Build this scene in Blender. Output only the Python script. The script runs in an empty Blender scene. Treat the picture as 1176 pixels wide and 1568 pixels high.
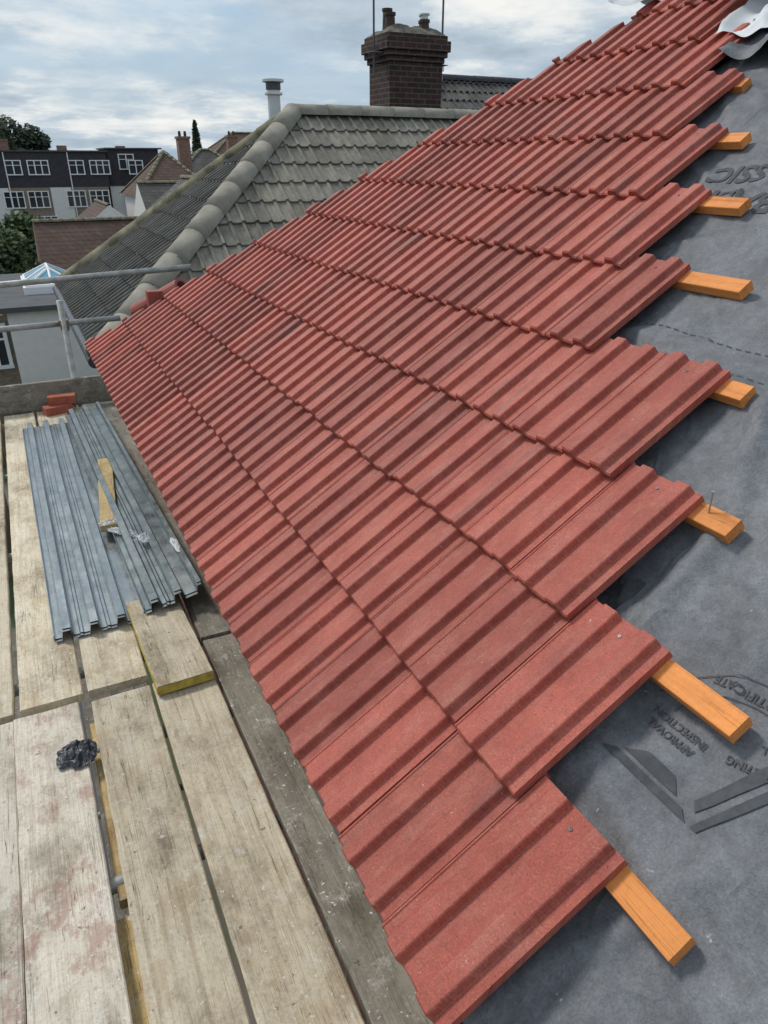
import bpy, bmesh, math, random
from mathutils import Vector, noise, Matrix
random.seed(7)
R=math.radians
sc=bpy.context.scene
sc.view_settings.view_transform='Standard'; sc.view_settings.look='None'; sc.view_settings.exposure=0
# ------------------------------------------------------------------ materials
def newmat(name):
    m=bpy.data.materials.new(name); m.use_nodes=True
    t=m.node_tree; b=t.nodes['Principled BSDF']; return m,t,b
def nd(t,ty,ins=None,**pr):
    n=t.nodes.new(ty)
    for k,v in pr.items(): setattr(n,k,v)
    if ins:
        for k,v in ins.items():
            s=n.inputs[k]
            if isinstance(v,bpy.types.NodeSocket): t.links.new(v,s)
            else: s.default_value=v
    return n
def c4(c): return (c[0],c[1],c[2],1)
def ramp(t,fac,stops):
    n=t.nodes.new('ShaderNodeValToRGB'); t.links.new(fac,n.inputs[0])
    e=n.color_ramp.elements
    while len(e)<len(stops): e.new(0.5)
    for i,(p,c) in enumerate(stops):
        e[i].position=p; e[i].color=c4(c) if len(c)==3 else c
    return n.outputs[0]
def mix(t,f,a,b,mode='MIX'):
    n=t.nodes.new('ShaderNodeMix'); n.data_type='RGBA'; n.blend_type=mode
    for s,v in ((n.inputs[0],f),(n.inputs[6],a),(n.inputs[7],b)):
        if isinstance(v,bpy.types.NodeSocket): t.links.new(v,s)
        else: s.default_value=v if not isinstance(v,tuple) else c4(v)
    return n.outputs[2]
def mth(t,op,a,b=0.0,clamp=False):
    n=t.nodes.new('ShaderNodeMath'); n.operation=op; n.use_clamp=clamp
    for i,v in enumerate((a,b)):
        if isinstance(v,bpy.types.NodeSocket): t.links.new(v,n.inputs[i])
        else: n.inputs[i].default_value=v
    return n.outputs[0]
def nz(t,vec,scale,detail=4,rough=.55,mapscale=None):
    if mapscale: vec=nd(t,'ShaderNodeMapping',{'Vector':vec,'Scale':mapscale}).outputs[0]
    return nd(t,'ShaderNodeTexNoise',{'Vector':vec,'Scale':scale,'Detail':detail,'Roughness':rough}).outputs[0]
def objco(t,rnd=True):
    co=nd(t,'ShaderNodeTexCoord').outputs['Object']
    if rnd:
        r=nd(t,'ShaderNodeObjectInfo').outputs['Random']
        r2=mth(t,'MULTIPLY',r,37.0)
        cx=nd(t,'ShaderNodeCombineXYZ',{0:r2,1:r2,2:r2}).outputs[0]
        co=nd(t,'ShaderNodeVectorMath',{0:co,1:cx},operation='ADD').outputs[0]
    return co
def bump(t,b,h,strength=.3,dist=.005):
    n=nd(t,'ShaderNodeBump',{'Height':h,'Strength':strength,'Distance':dist}); t.links.new(n.outputs[0],b.inputs['Normal'])
def simple(name,col,rough=.7,var=.25,scale=8,metal=0,bmp=.2,bd=.004,mapscale=None,bscale=None):
    m,t,b=newmat(name); co=objco(t)
    n=nz(t,co,scale,6,.6,mapscale)
    d=tuple(x*(1-var) for x in col); l=tuple(min(1,x*(1+var)) for x in col)
    t.links.new(ramp(t,n,[(.3,d),(.7,l)]),b.inputs['Base Color'])
    b.inputs['Roughness'].default_value=rough; b.inputs['Metallic'].default_value=metal
    if bmp: bump(t,b,nz(t,co,bscale or scale*6,4,.6,mapscale),bmp,bd)
    return m

# red tile
def red_tile_mat(name='red_concrete_tile'):
    m,t,b=newmat(name)
    uv=nd(t,'ShaderNodeUVMap').outputs[0]
    tr=nd(t,'ShaderNodeAttribute',attribute_name='tr').outputs['Fac']
    tr2=nd(t,'ShaderNodeAttribute',attribute_name='tr2').outputs['Fac']
    base=ramp(t,nz(t,uv,9,5,.6),[(.3,(.335,.072,.049)),(.7,(.445,.108,.073))])
    pertile=ramp(t,tr,[(0,(.72,.70,.71)),(.5,(1,.99,.98)),(1,(1.14,1.14,1.13))])
    base=mix(t,1.0,base,pertile,'MULTIPLY')
    sm=nz(t,uv,1.0,4,.6,(24,2.6,1))
    smf=ramp(t,sm,[(.52,(0,0,0)),(.68,(1,1,1))])
    sel=ramp(t,tr2,[(.60,(.08,.08,.08)),(.97,(.75,.75,.75))])
    base=mix(t,mth(t,'MULTIPLY',smf,sel),base,(.15,.080,.072))
    bl=ramp(t,nz(t,uv,5,6,.7,(4,1.5,1)),[(.48,(0,0,0)),(.70,(.42,.42,.42))])
    base=mix(t,bl,base,(.51,.215,.16))
    sp=ramp(t,nz(t,uv,240,4,.85),[(.30,(.46,.42,.42)),(.44,(.95,.95,.95)),(.56,(1,1,1)),(.70,(1.7,1.75,1.8))])
    base=mix(t,1.0,base,sp,'MULTIPLY')
    mo=ramp(t,nz(t,uv,60,5,.8),[(.3,(.78,.76,.76)),(.7,(1.18,1.18,1.18))])
    base=mix(t,.8,base,mo,'MULTIPLY')
    ws=ramp(t,nz(t,uv,85,2,.6),[(.72,(0,0,0)),(.76,(.7,.7,.7))])
    base=mix(t,ws,base,(.60,.45,.38))
    ds=ramp(t,nz(t,uv,120,2,.6),[(.25,(.75,.75,.75)),(.29,(0,0,0))])
    base=mix(t,ds,base,(.09,.035,.03))
    t.links.new(base,b.inputs['Base Color']); b.inputs['Roughness'].default_value=.60
    b.inputs['Specular IOR Level'].default_value=.5
    h=mth(t,'ADD',nz(t,uv,240,4,.8),mth(t,'MULTIPLY',nz(t,uv,30,3,.6),1.3))
    bump(t,b,h,.6,.0024)
    return m
def grey_tile_mat(name,c1,c2,lichen=(.20,.17,.07),lf=.5,stf=.6):
    m,t,b=newmat(name)
    uv=nd(t,'ShaderNodeUVMap').outputs[0]
    co=nd(t,'ShaderNodeTexCoord').outputs['Object']
    tr=nd(t,'ShaderNodeAttribute',attribute_name='tr').outputs['Fac']
    base=ramp(t,nz(t,uv,9,7,.75),[(.3,c1),(.7,c2)])
    base=mix(t,1.0,base,ramp(t,tr,[(0,(.72,.72,.72)),(1,(1.18,1.18,1.18))]),'MULTIPLY')
    st=ramp(t,nz(t,uv,1,4,.6,(16,3.0,1)),[(.48,(0,0,0)),(.66,(stf,stf,stf))])
    base=mix(t,st,base,tuple(x*.34 for x in c1))
    li=ramp(t,nz(t,co,3.5,7,.72),[(.55,(0,0,0)),(.68,(lf,lf,lf))])
    base=mix(t,li,base,lichen)
    t.links.new(base,b.inputs['Base Color']); b.inputs['Roughness'].default_value=.85
    bump(t,b,nz(t,uv,60,4,.7),.4,.005)
    return m
def wood_mat(name,light,dark,grain=1.0,stain=None,stainamt=.5,white=.5,rough=.8,knots=True,grime=1.0):
    m,t,b=newmat(name); co=objco(t)
    rnd=nd(t,'ShaderNodeObjectInfo').outputs['Random']
    wv=nd(t,'ShaderNodeTexNoise',{'Vector':nd(t,'ShaderNodeMapping',{'Vector':co,'Scale':(30,.8,30)}).outputs[0],'Scale':1.0,'Detail':5,'Roughness':.6,'Distortion':1.2}).outputs[0]
    fine=nz(t,co,1,4,.7,(240,7,240))
    base=ramp(t,wv,[(.22,dark),(.45,light),(.8,tuple(min(1,x*1.12) for x in light))])
    base=mix(t,.38*grain,base,ramp(t,fine,[(.3,(.45,.42,.38)),(.55,(1,1,1))]),'MULTIPLY')
    big=nz(t,co,3.0,8,.75,(1.6,.9,1.6))
    base=mix(t,.9*grime,base,ramp(t,big,[(.33,(.40,.36,.31)),(.50,(.95,.94,.92)),(.66,(1.12,1.12,1.12))]),'MULTIPLY')
    grit=nz(t,co,90,4,.8)
    base=mix(t,.6*grime,base,ramp(t,grit,[(.3,(.5,.48,.45)),(.5,(1,1,1))]),'MULTIPLY')
    cr=nz(t,co,1,2,.5,(60,1.2,60))
    crf=ramp(t,mth(t,'ABSOLUTE',mth(t,'SUBTRACT',cr,.5)),[(0,(1,1,1)),(.008,(0,0,0))])
    msk=ramp(t,nz(t,co,1.6,2),[(.48,(0,0,0)),(.58,(.85,.85,.85))])
    base=mix(t,mth(t,'MULTIPLY',crf,msk),base,tuple(x*.25 for x in dark))
    if stain:
        sf=ramp(t,nz(t,co,5.5,9,.78,(1.5,.9,1)),[(.52,(0,0,0)),(.60,(stainamt,)*3)])
        base=mix(t,sf,base,stain)
        sf2=ramp(t,nz(t,co,26,6,.75,(1.3,1,1)),[(.63,(0,0,0)),(.68,(stainamt,)*3)])
        base=mix(t,sf2,base,tuple(x*.7 for x in stain))
    if white:
        wf=ramp(t,nz(t,co,9,9,.82),[(.56,(0,0,0)),(.62,(white,)*3)])
        base=mix(t,wf,base,(.70,.68,.63))
        df=ramp(t,nz(t,co,60,3,.6),[(.66,(0,0,0)),(.70,(.8,)*3)])
        base=mix(t,df,base,(.74,.72,.68))
        df=ramp(t,nz(t,co,42,3,.6),[(.28,(.8,)*3),(.32,(0,0,0))])
        base=mix(t,df,base,tuple(x*.35 for x in dark))
    if knots:
        vo=nd(t,'ShaderNodeTexVoronoi',{'Vector':nd(t,'ShaderNodeMapping',{'Vector':co,'Scale':(5.5,2.0,.01)}).outputs[0],'Scale':1.0}).outputs['Distance']
        kf=ramp(t,vo,[(.03,(.75,.75,.75)),(.07,(0,0,0))])
        base=mix(t,kf,base,tuple(x*.4 for x in dark))
    val=mth(t,'ADD',mth(t,'MULTIPLY',rnd,.26),.86)
    base=mix(t,1.0,base,nd(t,'ShaderNodeCombineColor',{0:val,1:val,2:val}).outputs[0],'MULTIPLY')
    t.links.new(base,b.inputs['Base Color']); b.inputs['Roughness'].default_value=rough
    h=mth(t,'SUBTRACT',mth(t,'ADD',fine,wv),mth(t,'MULTIPLY',crf,2.0))
    bump(t,b,h,.5,.003)
    return m
def brick_mat(name,c1,c2,mortar,scale=1.0):
    m,t,b=newmat(name)
    g=nd(t,'ShaderNodeNewGeometry')
    co=nd(t,'ShaderNodeTexCoord').outputs['Object']
    sx=nd(t,'ShaderNodeSeparateXYZ',{0:co}); 
    nn=nd(t,'ShaderNodeSeparateXYZ',{0:g.outputs['True Normal']})
    ax=mth(t,'GREATER_THAN',mth(t,'ABSOLUTE',nn.outputs[0]),.6)
    uu=mth(t,'ADD',mth(t,'MULTIPLY',sx.outputs[0],mth(t,'SUBTRACT',1.0,ax)),mth(t,'MULTIPLY',sx.outputs[1],ax))
    v=nd(t,'ShaderNodeCombineXYZ',{0:uu,1:sx.outputs[2]}).outputs[0]
    br=nd(t,'ShaderNodeTexBrick',{'Vector':v,'Color1':c4(c1),'Color2':c4(c2),'Mortar':c4(mortar),'Scale':1.0/scale,'Mortar Size':.010,'Brick Width':.225,'Row Height':.075,'Bias':0.0})
    base=mix(t,.7,br.outputs[0],ramp(t,nz(t,co,5,6,.7),[(.3,(.45,.43,.42)),(.7,(1.2,1.2,1.2))]),'MULTIPLY')
    t.links.new(base,b.inputs['Base Color']); b.inputs['Roughness'].default_value=.9
    bump(t,b,mth(t,'SUBTRACT',nz(t,co,60,3),br.outputs['Fac']),.6,.01)
    return m
M={}
M['tile']=red_tile_mat()
M['gtile']=grey_tile_mat('weathered_grey_tile',(.165,.15,.12),(.28,.262,.22),(.24,.20,.12),.55,.45)
M['gtile2']=grey_tile_mat('dark_grey_tile',(.078,.074,.066),(.135,.13,.12),(.16,.12,.05),.5)
M['btile']=grey_tile_mat('brown_tile',(.09,.055,.042),(.15,.09,.07),(.16,.13,.07),.4)
M['cap']=simple('concrete_ridge_cap',(.27,.25,.205),.85,.28,5,bmp=.3,bscale=40)
M['lich']=simple('lichen_ridge_cap',(.20,.18,.12),.9,.6,6,bmp=.5,bscale=40)
M['board']=wood_mat('scaffold_timber',(.68,.595,.45),(.47,.37,.25),1,(.40,.28,.16),.42,.55)
M['boardred']=wood_mat('stained_scaffold_timber',(.68,.62,.52),(.47,.39,.31),1,(.30,.115,.09),.5,.65)
M['boardgrey']=wood_mat('grey_scaffold_timber',(.27,.245,.20),(.15,.135,.105),1,(.12,.11,.09),.5,.3)
M['batten']=wood_mat('treated_batten_timber',(.80,.295,.075),(.60,.18,.035),.7,None,0,0,.7,knots=True,grime=.5)
M['plank']=wood_mat('fresh_timber',(.62,.46,.22),(.46,.31,.13),.8,None,0,.25)
M['yellow']=simple('yellow_paint',(.45,.34,.06),.7,.45,20)
M['fence']=wood_mat('fence_timber',(.20,.15,.10),(.10,.075,.05),1,None,0,0)
M['white']=simple('white_render',(.72,.72,.70),.8,.06,3)
M['upvc']=simple('white_window_frame',(.8,.8,.8),.5,.03,3,bmp=0)
M['black']=simple('black_plastic',(.05,.053,.062),.36,.3,12)
M['dark']=simple('dark_slate_cladding',(.04,.038,.045),.75,.3,2.5)
M['felt']=simple('flat_roof_felt',(.085,.09,.095),.9,.25,1.5)
M['brick']=brick_mat('house_brick',(.30,.13,.085),(.22,.09,.06),(.32,.29,.25))
M['cbrick']=brick_mat('chimney_brick',(.070,.028,.024),(.038,.020,.018),(.10,.085,.07))
M['stock']=brick_mat('stock_brick',(.34,.27,.19),(.25,.19,.13),(.32,.30,.26))
M['redbrick']=simple('loose_red_brick',(.36,.10,.06),.85,.25,20)
M['mortar']=simple('mortar',(.13,.12,.10),.95,.5,9,bmp=.7,bscale=30,bd=.02)
M['pot']=simple('clay_chimney_pot',(.07,.045,.035),.85,.4,9)
M['steel']=simple('galvanised_tube',(.38,.38,.36),.55,.3,14,metal=.5,mapscale=(1,1,1))
M['aer']=simple('aerial_metal',(.09,.085,.085),.6,.2,14)
M['clamp']=simple('rusty_coupler',(.22,.16,.12),.7,.4,40,metal=.4)
M['flue']=simple('flue_metal',(.60,.61,.60),.5,.1,6,metal=.3,bmp=0)
def glassm():
    m,t,b=newmat('window_glass'); b.inputs['Base Color'].default_value=(.03,.04,.05,1); b.inputs['Roughness'].default_value=.08; return m
M['glass']=glassm()
def blueg():
    m,t,b=newmat('rooflight_glass'); b.inputs['Base Color'].default_value=(.13,.36,.50,1); b.inputs['Roughness'].default_value=.12; return m
M['blueglass']=blueg()
def sheetm(name,c1,c2):
    m,t,b=newmat(name); co=objco(t)
    n=nz(t,co,5,6,.65,(3,.5,3))
    base=ramp(t,n,[(.3,c1),(.7,c2)])
    sp=nd(t,'ShaderNodeTexVoronoi',{'Vector':co,'Scale':90.0}).outputs['Color']
    base=mix(t,.15,base,sp,'MULTIPLY')
    t.links.new(base,b.inputs['Base Color'])
    b.inputs['Metallic'].default_value=.78
    t.links.new(ramp(t,nz(t,co,9,6,.7),[(.3,(.22,)*3),(.7,(.46,)*3)]),b.inputs['Roughness'])
    bump(t,b,nz(t,co,14,3),.15,.004); return m
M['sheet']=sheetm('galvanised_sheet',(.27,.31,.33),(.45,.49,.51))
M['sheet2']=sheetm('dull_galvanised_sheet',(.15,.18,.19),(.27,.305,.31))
def underm():
    m,t,b=newmat('breather_membrane'); co=nd(t,'ShaderNodeTexCoord').outputs['Object']
    n1=nz(t,co,3.2,6,.65); n2=nz(t,co,230,3,.8); n3=nz(t,co,34,6,.8); n4=nz(t,co,9,7,.75)
    base=ramp(t,n1,[(.3,(.112,.118,.130)),(.7,(.17,.178,.192))])
    base=mix(t,.8,base,ramp(t,n2,[(.3,(.66,.66,.66)),(.7,(1.28,1.28,1.28))]),'MULTIPLY')
    base=mix(t,1,base,ramp(t,n3,[(.3,(.70,.70,.70)),(.7,(1.32,1.32,1.32))]),'MULTIPLY')
    base=mix(t,.8,base,ramp(t,n4,[(.35,(.76,.76,.77)),(.65,(1.25,1.25,1.25))]),'MULTIPLY')
    dust=ramp(t,nz(t,co,60,2,.5),[(.74,(0,0,0)),(.77,(.6,.6,.6))])
    base=mix(t,dust,base,(.45,.45,.44))
    t.links.new(base,b.inputs['Base Color']); b.inputs['Roughness'].default_value=.60
    w1=nd(t,'ShaderNodeTexNoise',{'Vector':co,'Scale':4.0,'Detail':2,'Distortion':.3}).outputs[0]
    cre=ramp(t,mth(t,'ABSOLUTE',mth(t,'SUBTRACT',w1,.5)),[(0,(1,1,1)),(.03,(0,0,0))])
    h=mth(t,'ADD',mth(t,'ADD',mth(t,'MULTIPLY',n2,.35),n3),mth(t,'MULTIPLY',cre,.7))
    bump(t,b,h,.6,.0040); return m
M['under']=underm()
M['print']=simple('membrane_print',(.064,.067,.074),.75,.25,60)
M['tape']=simple('white_membrane_flap',(.62,.64,.66),.6,.12,6)
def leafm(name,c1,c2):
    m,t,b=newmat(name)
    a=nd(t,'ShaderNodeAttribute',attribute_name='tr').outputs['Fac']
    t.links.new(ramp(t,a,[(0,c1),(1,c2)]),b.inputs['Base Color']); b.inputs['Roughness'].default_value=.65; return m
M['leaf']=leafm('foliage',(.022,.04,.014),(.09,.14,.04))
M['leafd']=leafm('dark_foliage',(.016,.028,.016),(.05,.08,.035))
M['bark']=simple('bark',(.10,.075,.05),.9,.3,8)
def groundm():
    m,t,b=newmat('garden_ground'); co=nd(t,'ShaderNodeTexCoord').outputs['Object']
    n=nz(t,co,.12,6,.65)
    t.links.new(ramp(t,n,[(.38,(.05,.08,.03)),(.5,(.08,.10,.045)),(.56,(.14,.13,.11)),(.7,(.19,.18,.16))]),b.inputs['Base Color'])
    b.inputs['Roughness'].default_value=.95; return m
M['ground']=groundm()
# ------------------------------------------------------------------ mesh helpers
def link(o,parent=None):
    sc.collection.objects.link(o)
    if parent: o.parent=parent
    return o
def empty(name,loc=(0,0,0)):
    o=bpy.data.objects.new(name,None); o.location=loc; return link(o)
class MB:
    def __init__(s): s.v=[]; s.f=[]; s.mi=[]; s.mats=[]
    def m(s,k):
        mm=M[k]
        if mm not in s.mats: s.mats.append(mm)
        return s.mats.index(mm)
    def poly(s,pts,k):
        b=len(s.v); s.v+= [tuple(p) for p in pts]; s.f.append(list(range(b,b+len(pts)))); s.mi.append(s.m(k))
    def box(s,x0,x1,y0,y1,z0,z1,k):
        b=len(s.v)
        s.v+=[(x0,y0,z0),(x1,y0,z0),(x1,y1,z0),(x0,y1,z0),(x0,y0,z1),(x1,y0,z1),(x1,y1,z1),(x0,y1,z1)]
        for f in ((0,3,2,1),(4,5,6,7),(0,1,5,4),(1,2,6,5),(2,3,7,6),(3,0,4,7)):
            s.f.append([b+i for i in f]); s.mi.append(s.m(k))
    def tube(s,p0,p1,r0,k,r1=None,n=16,cap=True):
        r1=r0 if r1 is None else r1
        p0=Vector(p0);p1=Vector(p1); d=(p1-p0).normalized()
        a=d.orthogonal().normalized(); c=d.cross(a); b=len(s.v)
        for p,r in ((p0,r0),(p1,r1)):
            for i in range(n):
                q=p+a*r*math.cos(2*math.pi*i/n)+c*r*math.sin(2*math.pi*i/n); s.v.append(tuple(q))
        for i in range(n):
            s.f.append([b+i,b+(i+1)%n,b+n+(i+1)%n,b+n+i]); s.mi.append(s.m(k))
        if cap:
            s.f.append([b+i for i in range(n)][::-1]); s.mi.append(s.m(k))
            s.f.append([b+n+i for i in range(n)]); s.mi.append(s.m(k))
    def obj(s,name,parent=None,smooth=False,bevel=0,sub=0,origin=None):
        me=bpy.data.meshes.new(name); v=s.v
        if origin: v=[(a-origin[0],b-origin[1],c-origin[2]) for a,b,c in v]
        me.from_pydata(v,[],s.f)
        for mm in s.mats: me.materials.append(mm)
        for p,i in zip(me.polygons,s.mi): p.material_index=i; p.use_smooth=smooth
        me.update(); o=bpy.data.objects.new(name,me)
        if origin: o.location=origin
        link(o,parent)
        if bevel:
            bv=o.modifiers.new('b','BEVEL'); bv.width=bevel; bv.segments=2; bv.limit_method='ANGLE'
        return o
def capline(mb,p0,p1,r,k,seg=.45,wings=1.15):
    """overlapping half round ridge/hip tiles"""
    p0=Vector(p0);p1=Vector(p1);d=p1-p0;L=d.length;d.normalize()
    side=d.cross(Vector((0,0,1))).normalized(); up=side.cross(d).normalized()
    n=max(1,int(L/seg)); n2=11
    for i in range(n):
        a=p0+d*(i*L/n-.012); b=p0+d*((i+1)*L/n+.012)
        j=Vector((0,0,random.uniform(-.004,.004))); ra=r*1.03; rb=r*.985
        base=len(mb.v)
        for q,rr in ((a,ra),(b,rb),(b,rb-.02),(a,ra-.02)):
            for t in range(n2):
                an=math.pi*(t/(n2-1))*1.06-.03*math.pi
                mb.v.append(tuple(q+j+side*rr*math.cos(an)*wings+up*(rr*math.sin(an)-.02)))
        for u in range(4):
            w=(u+1)%4
            for t in range(n2-1):
                mb.f.append([base+u*n2+t,base+u*n2+t+1,base+w*n2+t+1,base+w*n2+t]); mb.mi.append(mb.m(k))
def clip(o,planes):
    bm=bmesh.new(); bm.from_mesh(o.data)
    for co,no in planes:
        bmesh.ops.bisect_plane(bm,geom=bm.verts[:]+bm.edges[:]+bm.faces[:],plane_co=co,plane_no=no,clear_outer=True)
    bm.to_mesh(o.data); bm.free()
RH=.0175
def rib(x0):
    return [(x0,0),(x0+.0022,.002),(x0+.0062,RH-.0025),(x0+.0085,RH-.0004),(x0+.012,RH),(x0+.036,RH),(x0+.0395,RH-.0004),(x0+.042,RH-.0025),(x0+.0458,.0018),(x0+.048,0)]
PROF=[(0,-.0006)]+rib(.020)+[(.094,-.001)]+rib(.120)+[(.180,0),(.1895,.0006),(.1920,.0030),(.1952,.0026)]
PROFG=[(0,0),(.05,-.004),(.098,0),(.108,.019),(.118,.024),(.132,.024),(.142,.019),(.152,0),(.20,-.004),(.248,0),(.258,.019),(.268,.024),(.280,.024),(.289,.016),(.2925,.002)]
def tile_field(name,O,eA,eS,nr,kk,rng,w,g,L,prof,th,hhead,mat,clips=(),jit=1.0,parent=None):
    O=Vector(O);eA=Vector(eA);eS=Vector(eS);nr=Vector(nr)
    V=[];F=[];UV=[];T1=[];T2=[]
    htail=hhead+th*L/g
    n=len(prof)
    for k in kk:
        a0,a1=rng(k); a=a0
        while a<a1-1e-4:
            da=random.uniform(-1,1)*.0012*jit; ds=random.uniform(-1,1)*.0030*jit; dh=random.uniform(-.2,1)*.0026*jit; sk=random.uniform(-1,1)*.004*jit
            r1=random.random(); r2=random.random(); ou=random.uniform(0,60); ov=random.uniform(0,60)
            secs=[(0,-.005),(.004,0.0),(L*.5,0),(L,0)]
            base=len(V)
            for (sl,dd) in secs:
                hb=htail+dh+(hhead-htail-dh)*sl/L
                for (pa,ph) in prof:
                    ch=noise.noise(Vector((pa*90+ou,sl*3,ov)))*.0016 if sl<.006 else 0
                    s=k*g+sl+ds+sk*pa/w+ch; V.append(O+eA*(a+pa+da)+eS*s+nr*(hb+ph+dd))
                for (pa,ph) in prof:
                    s=k*g+(sl if sl>.006 else .004)+ds+sk*pa/w; V.append(O+eA*(a+pa+da)+eS*s+nr*(hb+ph*.85-th))
            ns=len(secs)
            def q(a_,b_,c_,d_): F.append((a_,b_,c_,d_))
            st=len(F)
            for si in range(ns-1):
                A=base+si*2*n; B=base+(si+1)*2*n
                for i in range(n-1):
                    q(A+i,A+i+1,B+i+1,B+i); q(A+n+i+1,A+n+i,B+n+i,B+n+i+1)
                q(A+n,A,B,B+n); q(A+n-1,A+2*n-1,B+2*n-1,B+n-1)
            for e in (base,base+(ns-1)*2*n):
                for i in range(n-1): q(e+i,e+n+i,e+n+i+1,e+i+1)
            loc={}
            for si,(sl,dd) in enumerate(secs):
                for i,(pa,ph) in enumerate(prof):
                    loc[base+si*2*n+i]=(pa+ou,sl+ov); loc[base+si*2*n+n+i]=(pa+ou,sl+ov+.02)
            for f in F[st:]:
                for vi in f: UV.append(loc[vi])
                T1.append(r1);T2.append(r2)
            a+=w
    me=bpy.data.meshes.new(name); me.from_pydata([tuple(v) for v in V],[],F)
    ul=me.uv_layers.new(name='UVMap'); ul.data.foreach_set('uv',[c for p in UV for c in p])
    for nm,T in (('tr',T1),('tr2',T2)):
        at=me.attributes.new(nm,'FLOAT','FACE'); at.data.foreach_set('value',T)
    me.materials.append(mat); me.update()
    bm=bmesh.new(); bm.from_mesh(me); bmesh.ops.recalc_face_normals(bm,faces=bm.faces); bm.to_mesh(me); bm.free()
    o=bpy.data.objects.new(name,me); link(o,parent)
    if clips: clip(o,clips)
    return o
# ------------------------------------------------------------------ our roof
CA,SA=.8164,.5777
G=.315
def RP(y,s,h): return Vector((.354+s*CA-(h-.07)*SA, y, -1.191+s*SA+(h-.07)*CA))
O0=RP(0,0,0); eS=(CA,0,SA); nr=(-SA,0,CA)
starts=[.53,.73,.93,1.13,1.53,1.73,1.93,2.13,2.33,2.53,2.73]
hipco=(.354,5.62,-1.19); hipno=Vector((.238,.2572,0)).normalized()
tile_field('red_roof_tiles',O0,(0,1,0),eS,nr,range(11),lambda k:(starts[k],5.75-.238*k+.25),.2,G,.387,PROF,.0195,.043,M['tile'],
   [(hipco,hipno)])
nh=MB()
for k in range(10):
    p=RP(starts[k]+.094,k*G+.352,.0435); nh.tube(p,p+Vector(nr)*.0024,.0038,'black',n=8)
nh.obj('tile_nail_holes')
def hu(y,s):
    a=noise.noise(Vector((y*2.2,s*2.0,0)))*.014
    b=noise.noise(Vector((y*5+3,s*4.2,4)))*.009
    r=1-abs(noise.noise(Vector((y*3.1+s*1.7,s*2.6-y*1.1,9))))*6
    c=max(0,r)*.012
    r2=1-abs(noise.noise(Vector((y*2.2-s*2.6+7,s*1.6+y*1.1,2))))*8
    r3=1-abs(noise.noise(Vector((y*6.2-s*3.6+2,s*4.6+y*2.1,6))))*7
    return -.016+a+b+c+max(0,r2)*.012+max(0,r3)*.005
nu,ns_=400,220
vs=[];fs=[]
for j in range(ns_+1):
    for i in range(nu+1):
        y=-1.6+i*(7.3/nu); s=.015+j*(3.70/ns_)
        vs.append(tuple(RP(y,s,hu(y,s))))
for j in range(ns_):
    for i in range(nu):
        a=j*(nu+1)+i; fs.append((a,a+nu+1,a+nu+2,a+1))
me=bpy.data.meshes.new('roofing_underlay'); me.from_pydata(vs,[],fs); me.materials.append(M['under'])
for p in me.polygons: p.use_smooth=True
ul=link(bpy.data.objects.new('roofing_underlay',me)); clip(ul,[((hipco[0],hipco[1]-.03,0),hipno)])
def printmesh(name,bm_src,y0,s0,rot,sx=1,sy=1,off=.0028,mat='print'):
    bmesh.ops.triangulate(bm_src,faces=bm_src.faces)
    for it in range(4):
        ed=[e for e in bm_src.edges if e.calc_length()>.012]
        if not ed: break
        bmesh.ops.subdivide_edges(bm_src,edges=ed,cuts=1); bmesh.ops.triangulate(bm_src,faces=bm_src.faces)
    c,sn=math.cos(rot),math.sin(rot)
    for v in bm_src.verts:
        tx,ty=v.co.x*sx,v.co.y*sy; x=tx*c-ty*sn; z=tx*sn+ty*c
        yy=y0+x; ss=s0-z; v.co=RP(yy,ss,hu(yy,ss)+off)
    me=bpy.data.meshes.new(name); bm_src.to_mesh(me); bm_src.free(); me.materials.append(M[mat])
    for p in me.polygons: p.use_smooth=True
    return link(bpy.data.objects.new(name,me),ul)
def text(body,size,y0,s0,rot=0,bold=0.0):
    cu=bpy.data.curves.new('t','FONT'); cu.body=body; cu.size=size; cu.align_x='CENTER'; cu.offset=bold; cu.resolution_u=3
    to=bpy.data.objects.new('t',cu); sc.collection.objects.link(to)
    dg=bpy.context.evaluated_depsgraph_get(); dg.update(); me=bpy.data.meshes.new_from_object(to.evaluated_get(dg))
    bm=bmesh.new(); bm.from_mesh(me); bpy.data.objects.remove(to); bpy.data.meshes.remove(me)
    printmesh('printed_text',bm,y0,s0,rot)
def quadprint(pts,y0=0,s0=0,rot=0):
    bm=bmesh.new(); bm.faces.new([bm.verts.new((a,b,0)) for a,b in pts]); printmesh('printed_mark',bm,y0,s0,rot)
text('BASIC',.13,1.70,2.02,R(4),.004)
text('CLASSIC',.11,1.66,2.15,R(4),.003)
text('APPROVAL',.021,.650,.598,R(0),.0004); text('INSPECTION',.021,.650,.622,R(0),.0004); text('TESTING',.020,.520,.640,R(14),.0004)
text('CERTIFICATE',.024,.600,.745,R(8),.0005); text('TECHNICAL',.020,.480,.700,R(24),.0004)
def arc(r0,r1,a0,a1,y0,s0):
    bm=bmesh.new(); n=24
    p=[bm.verts.new((r0*math.cos(a0+(a1-a0)*i/n),r0*math.sin(a0+(a1-a0)*i/n),0)) for i in range(n+1)]
    q=[bm.verts.new((r1*math.cos(a0+(a1-a0)*i/n),r1*math.sin(a0+(a1-a0)*i/n),0)) for i in range(n+1)]
    for i in range(n): bm.faces.new((p[i],p[i+1],q[i+1],q[i]))
    printmesh('printed_arc',bm,y0,s0,0)
arc(.170,.172,R(200),R(345),.56,.60); arc(.125,.127,R(200),R(345),.56,.60)
quadprint([(.72,-.497),(.53,-.497),(.55,-.512),(.70,-.512)])
quadprint([(.69,-.520),(.57,-.520),(.595,-.545),(.655,-.545)])
quadprint([(.520,-.497),(.507,-.497),(.44,-.66),(.46,-.66)])
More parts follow.
